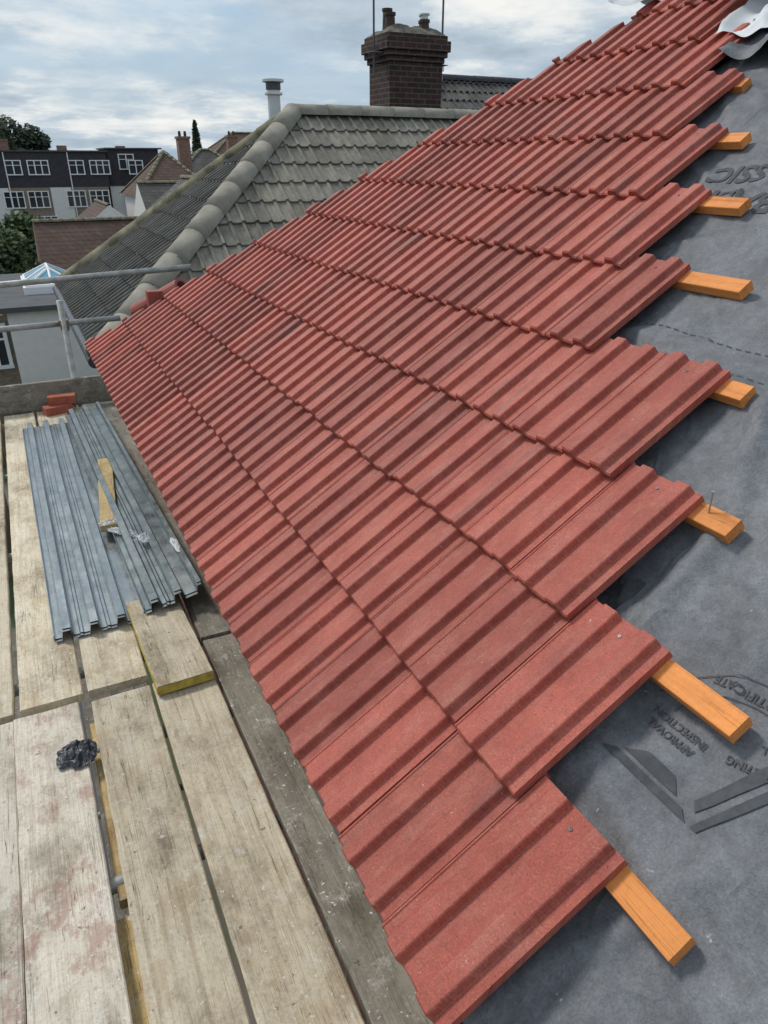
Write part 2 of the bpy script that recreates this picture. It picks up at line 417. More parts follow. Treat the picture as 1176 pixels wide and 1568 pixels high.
quadprint([(.545,-.535),(.53,-.520),(.475,-.655),(.50,-.655)])
text('M',.12,.955,.80,R(0),.006)
for s_ in (1.45,1.36):
    for i in range(120):
        y=-1.2+i*.028
        if y>2: break
        quadprint([(0,0),(.017,0),(.017,.0028),(0,.0028)],y,s_)
# battens
bends=[.398,.558,.834,1.06,1.325,1.588,1.843,2.10,2.31,2.5,2.70]
def bar(name,mat,p0,eL,eW,eH,L,W,H,nseg=8,bev=.0025,warp=.0,loc_basis=True,parent=None,cup=0,rag=0.0):
    prof=[(-W/2+bev,0),(W/2-bev,0),(W/2,bev),(W/2,H-bev),(W/2-bev,H),(0,H-cup),(-W/2+bev,H),(-W/2,H-bev),(-W/2,bev)]
    V=[];F=[];n=len(prof); sd=random.uniform(0,100)
    for i in range(nseg+1):
        y=L*i/nseg
        for a,h in prof:
            ed=noise.noise(Vector((sd+a*3,y*9,0)))*rag
            V.append((a+(ed if abs(a)>W*.3 else 0)+noise.noise(Vector((sd,y*.6,5)))*warp*.5,y+(noise.noise(Vector((a*40,sd,3)))*rag*1.5 if i in(0,nseg) else 0),h+noise.noise(Vector((sd,y*.8,a*2)))*warp))
    for i in range(nseg):
        for j in range(n):
            F.append((i*n+j,i*n+(j+1)%n,(i+1)*n+(j+1)%n,(i+1)*n+j))
    F.append(tuple(range(n))[::-1]); F.append(tuple(nseg*n+j for j in range(n)))
    me=bpy.data.meshes.new(name); me.from_pydata(V,[],F); me.materials.append(mat)
    bm=bmesh.new(); bm.from_mesh(me); bmesh.ops.recalc_face_normals(bm,faces=bm.faces); bm.to_mesh(me); bm.free()
    o=bpy.data.objects.new(name,me); link(o,parent)
    eL=Vector(eL);eW=Vector(eW);eH=Vector(eH)
    mt=Matrix(((eW.x,eL.x,eH.x,p0[0]),(eW.y,eL.y,eH.y,p0[1]),(eW.z,eL.z,eH.z,p0[2]),(0,0,0,1)))
    o.matrix_world=mt; return o
for k in range(11):
    s=k*G+.357; ye=bends[k]; yt=5.55-.756*s
    bar('timber_batten',M['batten'],RP(ye,s,-.004),(0,1,0),Vector(eS)*1.0,nr,yt-ye,.048,.029,6,.0015,.001,rag=.0006)
nb=MB(); p=RP(.90,2*G+.36,.02); nb.tube(p,p+Vector((-.006,-.004,.055)),.0018,'steel',n=8); nb.tube(p+Vector((-.006,-.004,.055)),p+Vector((-.006,-.004,.057)),.0045,'steel',n=8)
nb.obj('roofing_nail')
# loose membrane flaps
def flap(name,c,sx,sy,mat,seed,rotz=0,amp=.05,tilt=(0,-30),n=36):
    V=[];F=[]
    for j in range(n+1):
        for i in range(n+1):
            x=(i/n-.5)*sx; y=(j/n-.5)*sy
            e=1+.25*noise.noise(Vector((math.atan2(y,x)*1.3,seed,1)))
            z=amp*noise.noise(Vector((x*6+seed,y*6,seed)))+amp*.5*(1-abs(noise.noise(Vector((x*7,y*6+seed,3))))*4)
            V.append((x*e,y*e,z))
    for j in range(n):
        for i in range(n):
            a=j*(n+1)+i; F.append((a,a+1,a+n+2,a+n+1))
    me=bpy.data.meshes.new(name); me.from_pydata(V,[],F); me.materials.append(mat)
    for q in me.polygons: q.use_smooth=True
    o=bpy.data.objects.new(name,me); o.location=c; o.rotation_euler=(R(tilt[0]),R(tilt[1]),rotz); return link(o)
flap('membrane_offcut',RP(2.46,3.20,.13),.34,.46,M['tape'],3,.3,.06)
flap('membrane_offcut',RP(3.22,3.26,.10),.22,.36,M['tape'],8,.9,.05)
flap('membrane_offcut',RP(2.30,3.04,.045),.46,.34,M['tape'],13,.1,.05)
flap('membrane_offcut',RP(2.20,2.93,.03),.40,.30,M['under'],21,.1,.05)
flap('membrane_tag',RP(.97,1.47,.02),.05,.20,M['tape'],5,.1,.010,n=10)
# hip side face + structure of our house
hs=MB()
P0=Vector((.42,5.50,-1.26));P1=Vector((3.40,2.74,.80));P2=Vector((7.2,2.74,.80));P3=Vector((7.2,5.50,-1.26))
hs.poly([P0,P3,P2,P1],'under')
hs.poly([(3.40,2.74,.88),(3.40,-1.6,.88),(6.9,-1.6,-1.3),(6.9,2.74,-1.3)],'under')
hs.box(.70,6.6,-1.6,5.25,-7.6,-1.42,'brick')
hs.box(.44,.70,-1.6,5.45,-1.42,-1.40,'upvc')
hs.box(.415,.44,-1.6,5.45,-1.40,-1.27,'black')
hs.obj('brick_house')
hp=MB()
def hipp(x,y,z,s,r):
    capline(hp,(x-.5*s,y+.5*s,z-.35*s),(x+.5*s,y-.5*s,z+.35*s),r,'tile',seg=.6)
hipp(.87,5.33,-.86,.26,.07); hipp(2.61,3.545,.36,.09,.035); hipp(2.83,3.36,.51,.09,.035)
hp.box(.78,.98,5.22,5.30,-.98,-.80,'tile')
o=hp.obj('hip_end_tile')
# ------------------------------------------------------------------ neighbour hipped house
nb_=empty('neighbour_house')
EZ=-1.577; tanp=.695; cp=math.cos(math.atan(tanp)); sp=math.sin(math.atan(tanp))
x0,yn,yf=.53,6.75,11.25; ym=9.74; xa=x0+(ym-yn); AZ=EZ+(ym-yn)*tanp
tile_field('roof_tiles_side',(x0,yn,EZ),(1,0,0),(0,cp,sp),(0,-sp,cp),range(12),lambda k:(int(k*.25/.3)*.3-.3,9.0),.3,.33,.42,PROFG,.022,.02,M['gtile'],
  [((x0,yn,0),(-1,1,0)),((0,ym,0),(0,1,0))],2.6,nb_)
tile_field('roof_tiles_front',(x0,yn,EZ),(0,1,0),(cp,0,sp),(-sp,0,cp),range(12),lambda k:(0,6.0),.3,.33,.42,PROFG,.022,.02,M['gtile2'],
  [((x0,yn,0),(1,-1,0)),((x0,yf,0),(yf-ym,xa-x0,0))],2.0,nb_)
b=MB()
b.poly([(x0,yn,EZ-.01),(10,yn,EZ-.01),(10,ym,AZ-.01),(xa,ym,AZ-.01)],'felt')
b.poly([(x0,yn,EZ-.01),(xa,ym,AZ-.01),(x0,yf,EZ-.01)],'felt')
b.poly([(x0,yf,EZ-.01),(xa,ym,AZ-.01),(10,ym,AZ-.01),(10,yf,EZ-.01)],'gtile2')
b.box(x0+.3,10,yn+.25,yf-.2,-7.6,EZ+.05,'stock')
b.box(x0+.05,x0+.3,yn+.05,yf-.05,EZ-.08,EZ-.05,'upvc')
b.tube((x0-.05,yn,EZ-.02),(x0-.05,yf,EZ-.02),.055,'black')
b.tube((x0,yn-.05,EZ-.02),(10,yn-.05,EZ-.02),.055,'black')
b.obj('walls',nb_)
b=MB()
up=Vector((0,0,.05))
capline(b,Vector((x0,yn,EZ))+up,Vector((xa,ym,AZ))+up,.118,'cap'); capline(b,Vector((xa,ym,AZ))+up,Vector((10,ym,AZ))+up,.11,'cap')
b.obj('hip_and_ridge_caps',nb_,True)
b=MB(); capline(b,Vector((x0,yf,EZ))+up,Vector((xa,ym,AZ))+up,.105,'lich'); b.obj('far_hip_caps',nb_,True)
# flue
b=MB(); fx,fy=3.62,10.75
b.tube((fx,fy,-.3),(fx,fy,.86),.085,'flue'); b.tube((fx,fy,.80),(fx,fy,.83),.12,'flue'); b.tube((fx,fy,.86),(fx,fy,.95),.10,'black'); b.tube((fx,fy,.95),(fx,fy,.985),.145,'flue'); b.tube((fx,fy,.30),(fx,fy,.36),.10,'black')
b.obj('roof_flue_pipe',smooth=False,bevel=.004)
# second house and chimney
h2=empty('hipped_house_behind')
ez=-.9;tp=.65;X0,Y0,Y1=5.0,11.5,18.9;YM=15.2;XA=8.7;ZA=ez+3.7*tp
c2,s2=math.cos(math.atan(tp)),math.sin(math.atan(tp))
tile_field('roof_tiles',(X0,Y0,ez),(1,0,0),(0,c2,s2),(0,-s2,c2),range(14),lambda k:(k*.25-.1,12.0),.3,.33,.42,PROFG,.020,.02,M['gtile2'],[((X0,Y0,0),(-1,1,0)),((0,YM,0),(0,1,0))],2.0,h2)
b=MB(); b.poly([(X0,Y0,ez),(X0,Y1,ez),(XA,YM,ZA)],'gtile2'); b.poly([(X0,Y1,ez),(17,Y1,ez),(17,YM,ZA),(XA,YM,ZA)],'gtile2')
b.box(X0+.3,16.8,Y0+.3,Y1-.3,-7.6,ez+.05,'stock'); b.obj('walls',h2)
b=MB(); capline(b,Vector((X0,Y0,ez))+up,Vector((XA,YM,ZA))+up,.13,'cap'); capline(b,Vector((XA,YM,ZA))+up,Vector((17,YM,ZA))+up,.10,'dark')
capline(b,Vector((6.95,12.2,.52)),Vector((9.6,13.3,.98)),.12,'cap')
b.obj('hip_caps',h2,True)
ch=empty('brick_chimney'); cx,cy=6.36,12.14
b=MB(); b.box(cx-.47,cx+.47,cy-.38,cy+.38,-2,1.40,'cbrick')
for i,(e,z0,z1) in enumerate(((.03,1.402,1.475),(.065,1.477,1.55),(.10,1.552,1.70),(.06,1.702,1.775))):
    b.box(cx-.47-e,cx+.47+e,cy-.38-e,cy+.38+e,z0,z1,'cbrick')
b.obj('stack',ch,bevel=.008)
bm=bmesh.new(); bmesh.ops.create_grid(bm,x_segments=24,y_segments=20,size=.5)
for v in bm.verts:
    x,y=v.co.x,v.co.y; v.co.x*=1.06; v.co.y*=.86
    e=max(abs(x),abs(y))*2; v.co.z=1.775+.13*(1-e**3)+.07*noise.noise(Vector((x*7,y*7,2)))*(1-e**6)
me=bpy.data.meshes.new('flaunching'); bm.to_mesh(me); bm.free(); me.materials.append(M['mortar'])
o=bpy.data.objects.new('flaunching',me); o.location=(cx,cy,0); link(o,ch)
b=MB()
for (px,py,r,h) in ((-.34,-.12,.085,.20),(-.24,.18,.08,.30),(.26,-.15,.08,.14),(.38,.12,.075,.17)):
    z=1.83
    b.tube((cx+px,cy+py,z),(cx+px,cy+py,z+h),r*1.02,'pot',r*.85); b.tube((cx+px,cy+py,z+h),(cx+px,cy+py,z+h+.04),r*1.05,'pot')
    if px>0:
        b.tube((cx+px,cy+py,z+h+.04),(cx+px,cy+py,z+h+.10),r*.7,'flue'); b.tube((cx+px,cy+py,z+h+.10),(cx+px,cy+py,z+h+.12),r*1.0,'flue')
b.obj('pots',ch)
def aerial(px,py,z0,z1,side):
    b=MB(); b.tube((px,py,z0),(px,py,z1),.017,'aer',n=8)
    zt=z0+.22
    b.tube((px-.25*side,py-.05,zt+.1),(px+.3*side,py+.1,zt+.1),.010,'aer',n=6)
    for i in range(7):
        q=-.25+.08*i; x=px+q*side; y=py+.03
        b.tube((x,y-.14,zt+.1),(x,y+.14,zt+.1),.006,'aer',n=5)
        b.tube((x,y,zt+.02),(x,y,zt+.18),.006,'aer',n=5)
    b.tube((px,py,z0+.15),(px+(.12 if px<cx else -.12),py,z0+.15),.012,'aer',n=6)
    return b.obj('tv_aerial')
aerial(cx-.66,cy-.2,1.2,2.9,-.35); aerial(cx+.68,cy+.0,1.1,3.0,.25)
# ------------------------------------------------------------------ scaffold
BZ=-1.85
def board(x0,x1,y0,y1,mat,dz=0,name='scaffold_board',rot=0):
    w=x1-x0
    rot=R(random.uniform(-.15,.15))+rot
    eL=Vector((math.sin(rot),math.cos(rot),0)); eW=Vector((math.cos(rot),-math.sin(rot),0))
    return bar(name,M[mat],((x0+x1)/2,y0,BZ-.038+dz),eL,eW,(0,0,1),y1-y0,w,.038,60,.004,.005,cup=.0015,rag=.003)
low=[(-.80,-.575,'board'),(-.556,-.331,'boardred'),(-.316,-.090,'boardred'),(-.062,.155,'board'),(.170,.402,'board'),(.418,.64,'boardgrey')]
for i,(a,c,m_) in enumerate(low):
    board(a,c,-1.5+.1*random.random(),2.43+random.uniform(-.03,.03)+(.16 if i==5 else 0),m_)
upb=[(-.79,-.565,'boardred'),(-.545,-.322,'board'),(-.300,-.078,'board'),(-.060,.165,'board'),(.178,.402,'board'),(.415,.64,'boardgrey')]
for i,(a,c,m_) in enumerate(upb):
    board(a,c,2.47+random.uniform(-.01,.02)+(.17 if i==5 else 0),6.32,m_)
board(-.08,.11,1.55,2.35,'plank',-.05,'packing_board')
board(-.2,.0,.6,1.5,'plank',-.06,'packing_board')
for i in range(5): board(-.75+i*.28,-.75+i*.28+.225,-1.5,6.4,'boardgrey',-2.0,'added_lower_lift_board')  # lower lift added so the gaps between the boards above look dark
sc_=empty('scaffold')
b=MB()
tr=.024
for y in (-.9,.5,1.62,2.2,2.7,3.9,5.1,6.25): b.tube((-.95,y,BZ-.065),(.68,y,BZ-.065),tr,'steel')
for y in (-.9,1.5,3.9,6.2): b.tube((-.95,y,BZ-2.07),(.68,y,BZ-2.07),tr,'steel')
b.tube((-.98,-1.6,BZ-.115),(-.98,6.7,BZ-.115),tr,'steel'); b.tube((.30,3.9,BZ-.24),(.30,6.7,BZ-.24),tr,'steel')
b.obj('transoms_and_ledgers',sc_,True)
b=MB()
b.tube((-.98,6.45,-7.6),(-.98,6.45,-.5),tr,'steel'); b.tube((-.98,2.0,-7.6),(-.98,2.0,-.4),tr,'steel'); b.tube((-.98,-1.3,-7.6),(-.98,-1.3,-.4),tr,'steel')
b.tube((.285,6.44,-7.6),(.275,6.42,-1.0),tr,'steel')
b.obj('standards',sc_,True)
b=MB()
b.tube((-1.15,6.50,-.90),(1.33,6.38,-.80),tr,'steel'); b.tube((-1.15,6.50,-1.215),(.72,6.48,-1.185),tr,'steel')
b.tube((-1.03,-1.6,-.85),(-1.03,6.7,-.85),tr,'steel'); b.tube((-1.03,-1.6,-1.3),(-1.03,6.7,-1.3),tr,'steel')
b.obj('guard_rails',sc_,True)
b=MB()
for (x,y,z) in ((.28,6.45,-1.19),(-.98,6.47,-1.21),(-.98,6.47,-.90)):
    b.box(x-.035,x+.035,y-.045,y+.05,z-.035,z+.035,'clamp'); b.tube((x-.05,y-.02,z+.01),(x-.05,y+.06,z+.01),.012,'clamp',n=8); b.tube((x-.03,y,z-.03),(x+.03,y,z-.03),.03,'clamp')
b.obj('couplers',sc_,bevel=.005)
o=bar('toe_board',M['boardgrey'],(-.98,6.40,BZ+.115),(1,0,0),(0,0,1),(0,-1,0),1.95,.225,.038,20,.004,.003,rag=.002)
for (x,y,r) in ((.10,6.22,.2),(.145,6.27,-.1)):
    b=MB(); b.box(-.105,.105,-.05,.05,0,.065,'redbrick'); b.box(-.07,.07,-.028,.028,.0652,.0655,'redbrick')
    o=b.obj('red_brick',bevel=.004); o.location=(x,y,BZ+(.0 if r>0 else .067)); o.rotation_euler=(0,0,r)
o=bar('board_offcut',M['board'],(.290,2.33,BZ+.004),Vector((-.03,1,0)).normalized(),Vector((1,.03,0)).normalized(),(0,0,1),.66,.218,.042,20,.003,.002,rag=.002)
b=MB(); b.box(-.1085,.1085,-.003,.002,.003,.037,'yellow'); b.box(-.1115,-.1085,0,.62,.004,.036,'yellow'); y_=b.obj('yellow_painted_edge',o)
board(.43,.66,2.62,3.4,'boardgrey',.01)
# metal sheets
def sheet(loc,rot,ribs,L,pitch,wr,hr,seed,tilty=0,mat='sheet'):
    prof=[(0,.018),(.002,0)]
    x=.03
    for i in range(ribs):
        prof+=[(x,0),(x+.008,hr),(x+.008+wr,hr),(x+.016+wr,0)]
        if i<ribs-1:
            mid=x+.016+wr+(pitch-.016-wr)/2
            prof+=[(mid-.010,0),(mid-.005,.004),(mid+.005,.004),(mid+.010,0)]
        x+=pitch
    prof+=[(x,0),(x+.008,hr),(x+.028,hr),(x+.034,hr-.014)]
    V=[];F=[];n=len(prof);m=40
    for j in range(m+1):
        y=L*j/m
        for (a,h) in prof:
            V.append((a+.002*noise.noise(Vector((y*.8,seed,0))),y,h+.006*noise.noise(Vector((a*4,y*1.1,seed)))+.004))
    for j in range(m):
        for i in range(n-1): a=j*n+i; F.append((a,a+1,a+n+1,a+n))
    me=bpy.data.meshes.new('s'); me.from_pydata(V,[],F); me.materials.append(M[mat])
    o=bpy.data.objects.new('corrugated_metal_sheet',me); o.location=loc; o.rotation_euler=(0,R(tilty),rot)
    so=o.modifiers.new('s','SOLIDIFY'); so.thickness=.0014; return link(o)
sheet((-.152,2.86,BZ+.008),R(.5),3,3.0,.112,.032,.042,1)
sheet((-.150,2.875,BZ+.013),R(.5),3,3.0,.112,.032,.042,1)
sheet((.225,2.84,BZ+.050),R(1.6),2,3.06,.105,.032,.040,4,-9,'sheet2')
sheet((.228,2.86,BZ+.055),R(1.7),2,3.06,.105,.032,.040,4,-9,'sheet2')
bar('timber_offcut',M['plank'],(.190,3.72,BZ+.062),Vector((.10,1,0)).normalized(),Vector((1,-.10,0)).normalized(),(0,0,1),1.02,.088,.038,10,.002,.002)
def scrap(name,c,sx,sy,hgt,mat,seed,fold=7,n=44,rot=0,fall=2.0):
    """crumpled sheet lying on the boards"""
    V=[];F=[]
    for j in range(n+1):
        for i in range(n+1):
            u=i/n*2-1; v=j/n*2-1
            x=u*math.sqrt(max(0,1-v*v/2)); y=v*math.sqrt(max(0,1-u*u/2)); r=min(1,math.hypot(x,y))
            an=math.atan2(y,x); e=1+.38*noise.noise(Vector((math.cos(an)*1.3,math.sin(an)*1.3,seed)))
            dx=.16*noise.noise(Vector((x*2.5,y*2.5,seed+4))); dy=.16*noise.noise(Vector((x*2.5,y*2.5,seed+8)))
            rd=1-2.6*abs(noise.noise(Vector((x*fold*.35+seed,y*fold*.35,2)))); r2=1-2.6*abs(noise.noise(Vector((x*fold*.8,y*fold*.8+seed,5))))
            z=hgt*((1-r**fall)*(.35+.65*max(0,rd))+.22*max(0,r2))
            V.append(((x*e+dx)*sx,(y*e+dy)*sy,max(.001,z)))
    for j in range(n):
        for i in range(n):
            a=j*(n+1)+i; F.append((a,a+1,a+n+2,a+n+1))
    me=bpy.data.meshes.new(name); me.from_pydata(V,[],F); me.materials.append(mat)
    for q in me.polygons: q.use_smooth=True
    o=bpy.data.objects.new(name,me); o.location=c; o.rotation_euler=(0,0,rot); return link(o)
def filmm():
    m,t,b=newmat('clear_plastic_film'); b.inputs['Base Color'].default_value=(.75,.78,.8,1); b.inputs['Roughness'].default_value=.2; b.inputs['Transmission Weight'].default_value=.35; b.inputs['IOR'].default_value=1.2; return m
M['film']=filmm()
scrap('plastic_film',(.262,3.62,BZ+.075),.030,.12,.028,M['film'],2,rot=R(38))
scrap('plastic_film',(.34,3.46,BZ+.110),.040,.055,.025,M['film'],3)
scrap('plastic_film',(.20,3.75,BZ+.101),.055,.030,.012,M['film'],6)
scrap('plastic_film',(.455,3.28,BZ+.135),.018,.085,.012,M['tape'],7)
scrap('black_plastic_scrap',(-.125,2.14,BZ+.004),.066,.070,.034,M['black'],14,fold=5)
# ------------------------------------------------------------------ distant setting
def window(mb,xc,y,zc,w,h,lights=3,facing=-1):
    f=.07
    mb.box(xc-w/2,xc+w/2,y-.02,y+.02,zc-h/2,zc+h/2,'glass')
    yy0,yy1=y-.08,y-.021
    mb.box(xc-w/2-f,xc+w/2+f,yy0,yy1,zc+h/2,zc+h/2+f*1.3,'upvc'); mb.box(xc-w/2-f,xc+w/2+f,yy0-.04,yy1,zc-h/2-f*1.5,zc-h/2,'upvc')
    for i in range(lights+1):
        x=xc-w/2+w*i/lights; mb.box(x-f*.8,x+f*.8,yy0+.004,yy1,zc-h/2,zc+h/2,'upvc')
    mb.box(xc-w/2,xc+w/2,yy0+.01,yy1,zc+h*.15,zc+h*.15+.06,'upvc')
b=MB(); Y=92
b.box(-40,11.2,Y,Y+9,-7.6,-2.55,'stock'); b.box(-40.2,11.4,Y-.05,Y+8,-2.55,.85,'dark'); b.box(-40.4,11.6,Y-.3,Y+8.2,.86,1.0,'felt')
b.box(11.5,17.3,Y+1,Y+9,-7.6,-2.55,'white'); b.box(11.6,17.2,Y+.9,Y+8,-2.54,1.15,'dark'); b.box(11.4,17.6,Y+.6,Y+8.2,1.16,1.3,'felt')
for u in range(-7,2):
    ux=u*6.2
    window(b,ux+4.4,Y-.1,-.65,2.0,1.25); window(b,ux+8.2,Y-.1,-.65,1.5,1.25,2)
    window(b,ux+3.9,Y-.03,-3.75,2.0,1.5); window(b,ux+7.7,Y-.03,-3.75,1.9,1.5,3)
    window(b,ux+4.4,Y-.03,-6.3,2.0,1.6)
    b.box(ux+1.2,ux+1.3,Y-.2,Y-.06,-7,.8,'upvc')
    b.box(ux-1,ux+1.1,Y-.04,Y-.005,-7.6,-2.6,'white')
window(b,13.6,Y+.85,-.1,1.6,1.4,2); window(b,14,Y+.95,-4,2,1.4)
for u in range(-6,3): b.box(u*6.2+.6,u*6.2+1.6,Y+3,Y+3.8,.9,1.5,'brick')
b.obj('dormer_terrace_houses')
def hiphouse(name,x0,x1,y0,y1,ez,tp,roof,wall,wins=(),gable=False,axis='x'):
    e=empty(name); b=MB(); ym=(y0+y1)/2; xm=(x0+x1)/2
    if axis=='x':
        hh=(y1-y0)/2; zr=ez+hh*tp; ins=0 if gable else min(hh,(x1-x0)/2-.05)
        a=(x0+ins,ym,zr); c=(x1-ins,ym,zr)
        fr=[(x0,y0,ez),(x1,y0,ez),c,a]; bk=[(x1,y1,ez),(x0,y1,ez),a,c]; l=[(x0,y1,ez),(x0,y0,ez),a]; r=[(x1,y0,ez),(x1,y1,ez),c]
    else:
        hh=(x1-x0)/2; zr=ez+hh*tp; ins=0 if gable else min(hh,(y1-y0)/2-.05)
        a=(xm,y0+ins,zr); c=(xm,y1-ins,zr)
        fr=[(x0,y1,ez),(x0,y0,ez),a,c]; bk=[(x1,y0,ez),(x1,y1,ez),c,a]; l=[(x0,y0,ez),(x1,y0,ez),a]; r=[(x1,y1,ez),(x0,y1,ez),c]
    for p in (fr,bk): b.poly(p,roof)
    for p in (l,r): b.poly(p,wall if gable else roof)
    b.box(x0+.25,x1-.25,y0+.25,y1-.25,-7.6,ez-.01,wall)
    for w_ in wins: window(b,w_[0],y0+.24,w_[1],w_[2],w_[3],2)
    o=b.obj('walls_and_roof',e)
    me=o.data; ulx=me.uv_layers.new(name='UVMap')
    for p in me.polygons:
        for li in p.loop_indices:
            v=me.vertices[me.loops[li].vertex_index].co; ulx.data[li].uv=(v.x+v.y,v.z*2)
    cc=MB(); u2=Vector((0,0,.02)); capline(cc,Vector(a)+u2,Vector(c)+u2,.12,'lich')
    if not gable:
        if axis=='x': L_=[((x0,y0,ez),a),((x0,y1,ez),a),((x1,y0,ez),c),((x1,y1,ez),c)]
        else: L_=[((x0,y0,ez),a),((x1,y0,ez),a),((x0,y1,ez),c),((x1,y1,ez),c)]
        for p,q in L_: capline(cc,Vector(p)+u2,Vector(q)+u2,.12,'lich')
    cc.obj('ridge_caps',e,True)
    return e,zr
def coursed(name,c1,c2):
    m,t,b=newmat(name); co=nd(t,'ShaderNodeTexCoord').outputs['Object']; s=nd(t,'ShaderNodeSeparateXYZ',{0:co})
    v=nd(t,'ShaderNodeCombineXYZ',{0:mth(t,'ADD',s.outputs[0],s.outputs[1]),1:s.outputs[2]}).outputs[0]
    br=nd(t,'ShaderNodeTexBrick',{'Vector':v,'Color1':c4(c1),'Color2':c4(c2),'Mortar':c4(tuple(x*.35 for x in c1)),'Scale':1,'Mortar Size':.012,'Brick Width':.28,'Row Height':.17})
    base=mix(t,.8,br.outputs[0],ramp(t,nz(t,co,1.2,7,.7),[(.3,(.55,.55,.52)),(.7,(1.3,1.25,1.2))]),'MULTIPLY')
    t.links.new(base,b.inputs['Base Color']); b.inputs['Roughness'].default_value=.9; bump(t,b,br.outputs['Fac'],-.6,.03); return m
M['far_brown']=coursed('brown_roof_tiles',(.13,.08,.06),(.09,.055,.045))
M['far_grey']=coursed('grey_roof_tiles',(.11,.105,.095),(.075,.072,.068))
hiphouse('brown_roof_house',1.2,6.2,37,43,-4.75,.72,'far_brown','brick',[(3,-6,1.2,1.1)],gable=True)
hiphouse('terraced_house',8.6,14.4,56,64,-2.3,.72,'far_brown','white',[(10,-3.6,1.4,1.2),(12.6,-3.6,1.4,1.2)])
hiphouse('terraced_house',12.2,22,66,75,-2.2,.68,'far_grey','stock',[(14,-3.6,1.4,1.2)])
hiphouse('terraced_house',7.6,12.0,46,52,-3.3,.70,'far_grey','white',[(9,-4.9,1.2,1.1)],gable=True)
hiphouse('gabled_house',5.2,8.6,58,66,-4.1,.75,'far_brown','white',[(6.9,-5.2,1.0,1.0)],gable=True,axis='y')
hiphouse('long_roof_house',5.4,11.5,24,40,-3.0,.74,'far_grey','stock',[(8,-4.5,1.2,1.1)],gable=True,axis='y')
hiphouse('long_roof_house',3.3,10.5,14.5,21.5,-2.6,.72,'far_brown','stock',[(6,-4.5,1.2,1.1)],axis='y')
hiphouse('distant_house',18,40,80,92,-1.5,.7,'far_brown','brick')
hiphouse('distant_house',-30,-8,60,70,-2.2,.7,'far_brown','brick')
for (x,y,z0,z1) in ((13.0,60,-1,1.45),(20,72,0,1.9),(1.6,95,0,1.9)):
    b=MB(); b.box(x-.42,x+.42,y-.4,y+.4,z0,z1,'brick'); b.box(x-.48,x+.48,y-.48,y+.48,z1,z1+.15,'brick')
    for q in (-.2,.2): b.tube((x+q,y,z1+.15),(x+q,y,z1+.5),.11,'pot',.09)
    b.obj('distant_chimney')
# white extension with rooflight
e=empty('white_extension'); b=MB()
b.box(-.45,3.6,24,29.5,-7.6,-3.98,'white'); b.box(-.75,3.8,23.8,31.5,-3.97,-3.82,'felt')
b.box(-4.5,-.46,25.5,31,-7.6,-4.3,'stock'); b.box(-4.6,-.76,25.3,31.2,-4.29,-4.15,'felt')
window(b,-1.0,25.45,-5.2,.7,1.2,2); window(b,-2.6,25.45,-5.2,1.6,1.2,2)
b.obj('walls_and_flat_roof',e)
b=MB(); b.box(.15,1.85,26.0,29.0,-3.82,-3.60,'upvc')
zb=-3.60; A=(.25,26.1,zb+.02);B=(1.75,26.1,zb+.02);C=(1.75,28.9,zb+.02);D=(.25,28.9,zb+.02);T0=(1.0,26.9,zb+.45);T1=(1.0,28.1,zb+.45)
for p in ([A,B,T0],[B,C,T1,T0],[C,D,T1],[D,A,T0,T1]): b.poly(p,'blueglass')
for p,q in ((A,T0),(B,T0),(C,T1),(D,T1),(T0,T1),(A,B),(B,C),(C,D),(D,A),((1.0,26.1,zb+.02),T0),((.25,27.5,zb+.02),(1.0,27.5,zb+.45))): b.tube(p,q,.045,'upvc',n=8)
b.obj('roof_lantern',e)
b=MB()
for i in range(46):
    x=-6+i*.15; b.box(x,x+.14,21.0+random.uniform(0,.01),21.03,-7.6,-5.75+random.uniform(-.02,.02),'fence')
for x in (-6,-4,-2,0): b.box(x,x+.1,21.035,21.13,-7.6,-5.65,'fence')
b.box(-6,.9,21.035,21.07,-6.1,-6.0,'fence'); b.obj('garden_fence')
b=MB(); b.box(-3.4,-1.2,14.5,17.5,-7.6,-5.6,'fence'); b.poly([(-3.6,14.3,-5.6),(-1.0,14.3,-5.6),(-1.0,16,-5.0),(-3.6,16,-5.0)],'felt'); b.poly([(-1.0,17.7,-5.6),(-3.6,17.7,-5.6),(-3.6,16,-5.0),(-1.0,16,-5.0)],'felt')
b.poly([(-1.2,14.5,-5.6),(-1.2,17.5,-5.6),(-1.2,16,-5.05)],'fence');b.poly([(-3.4,14.5,-5.6),(-3.4,16,-5.05),(-3.4,17.5,-5.6)],'fence'); b.obj('garden_shed')
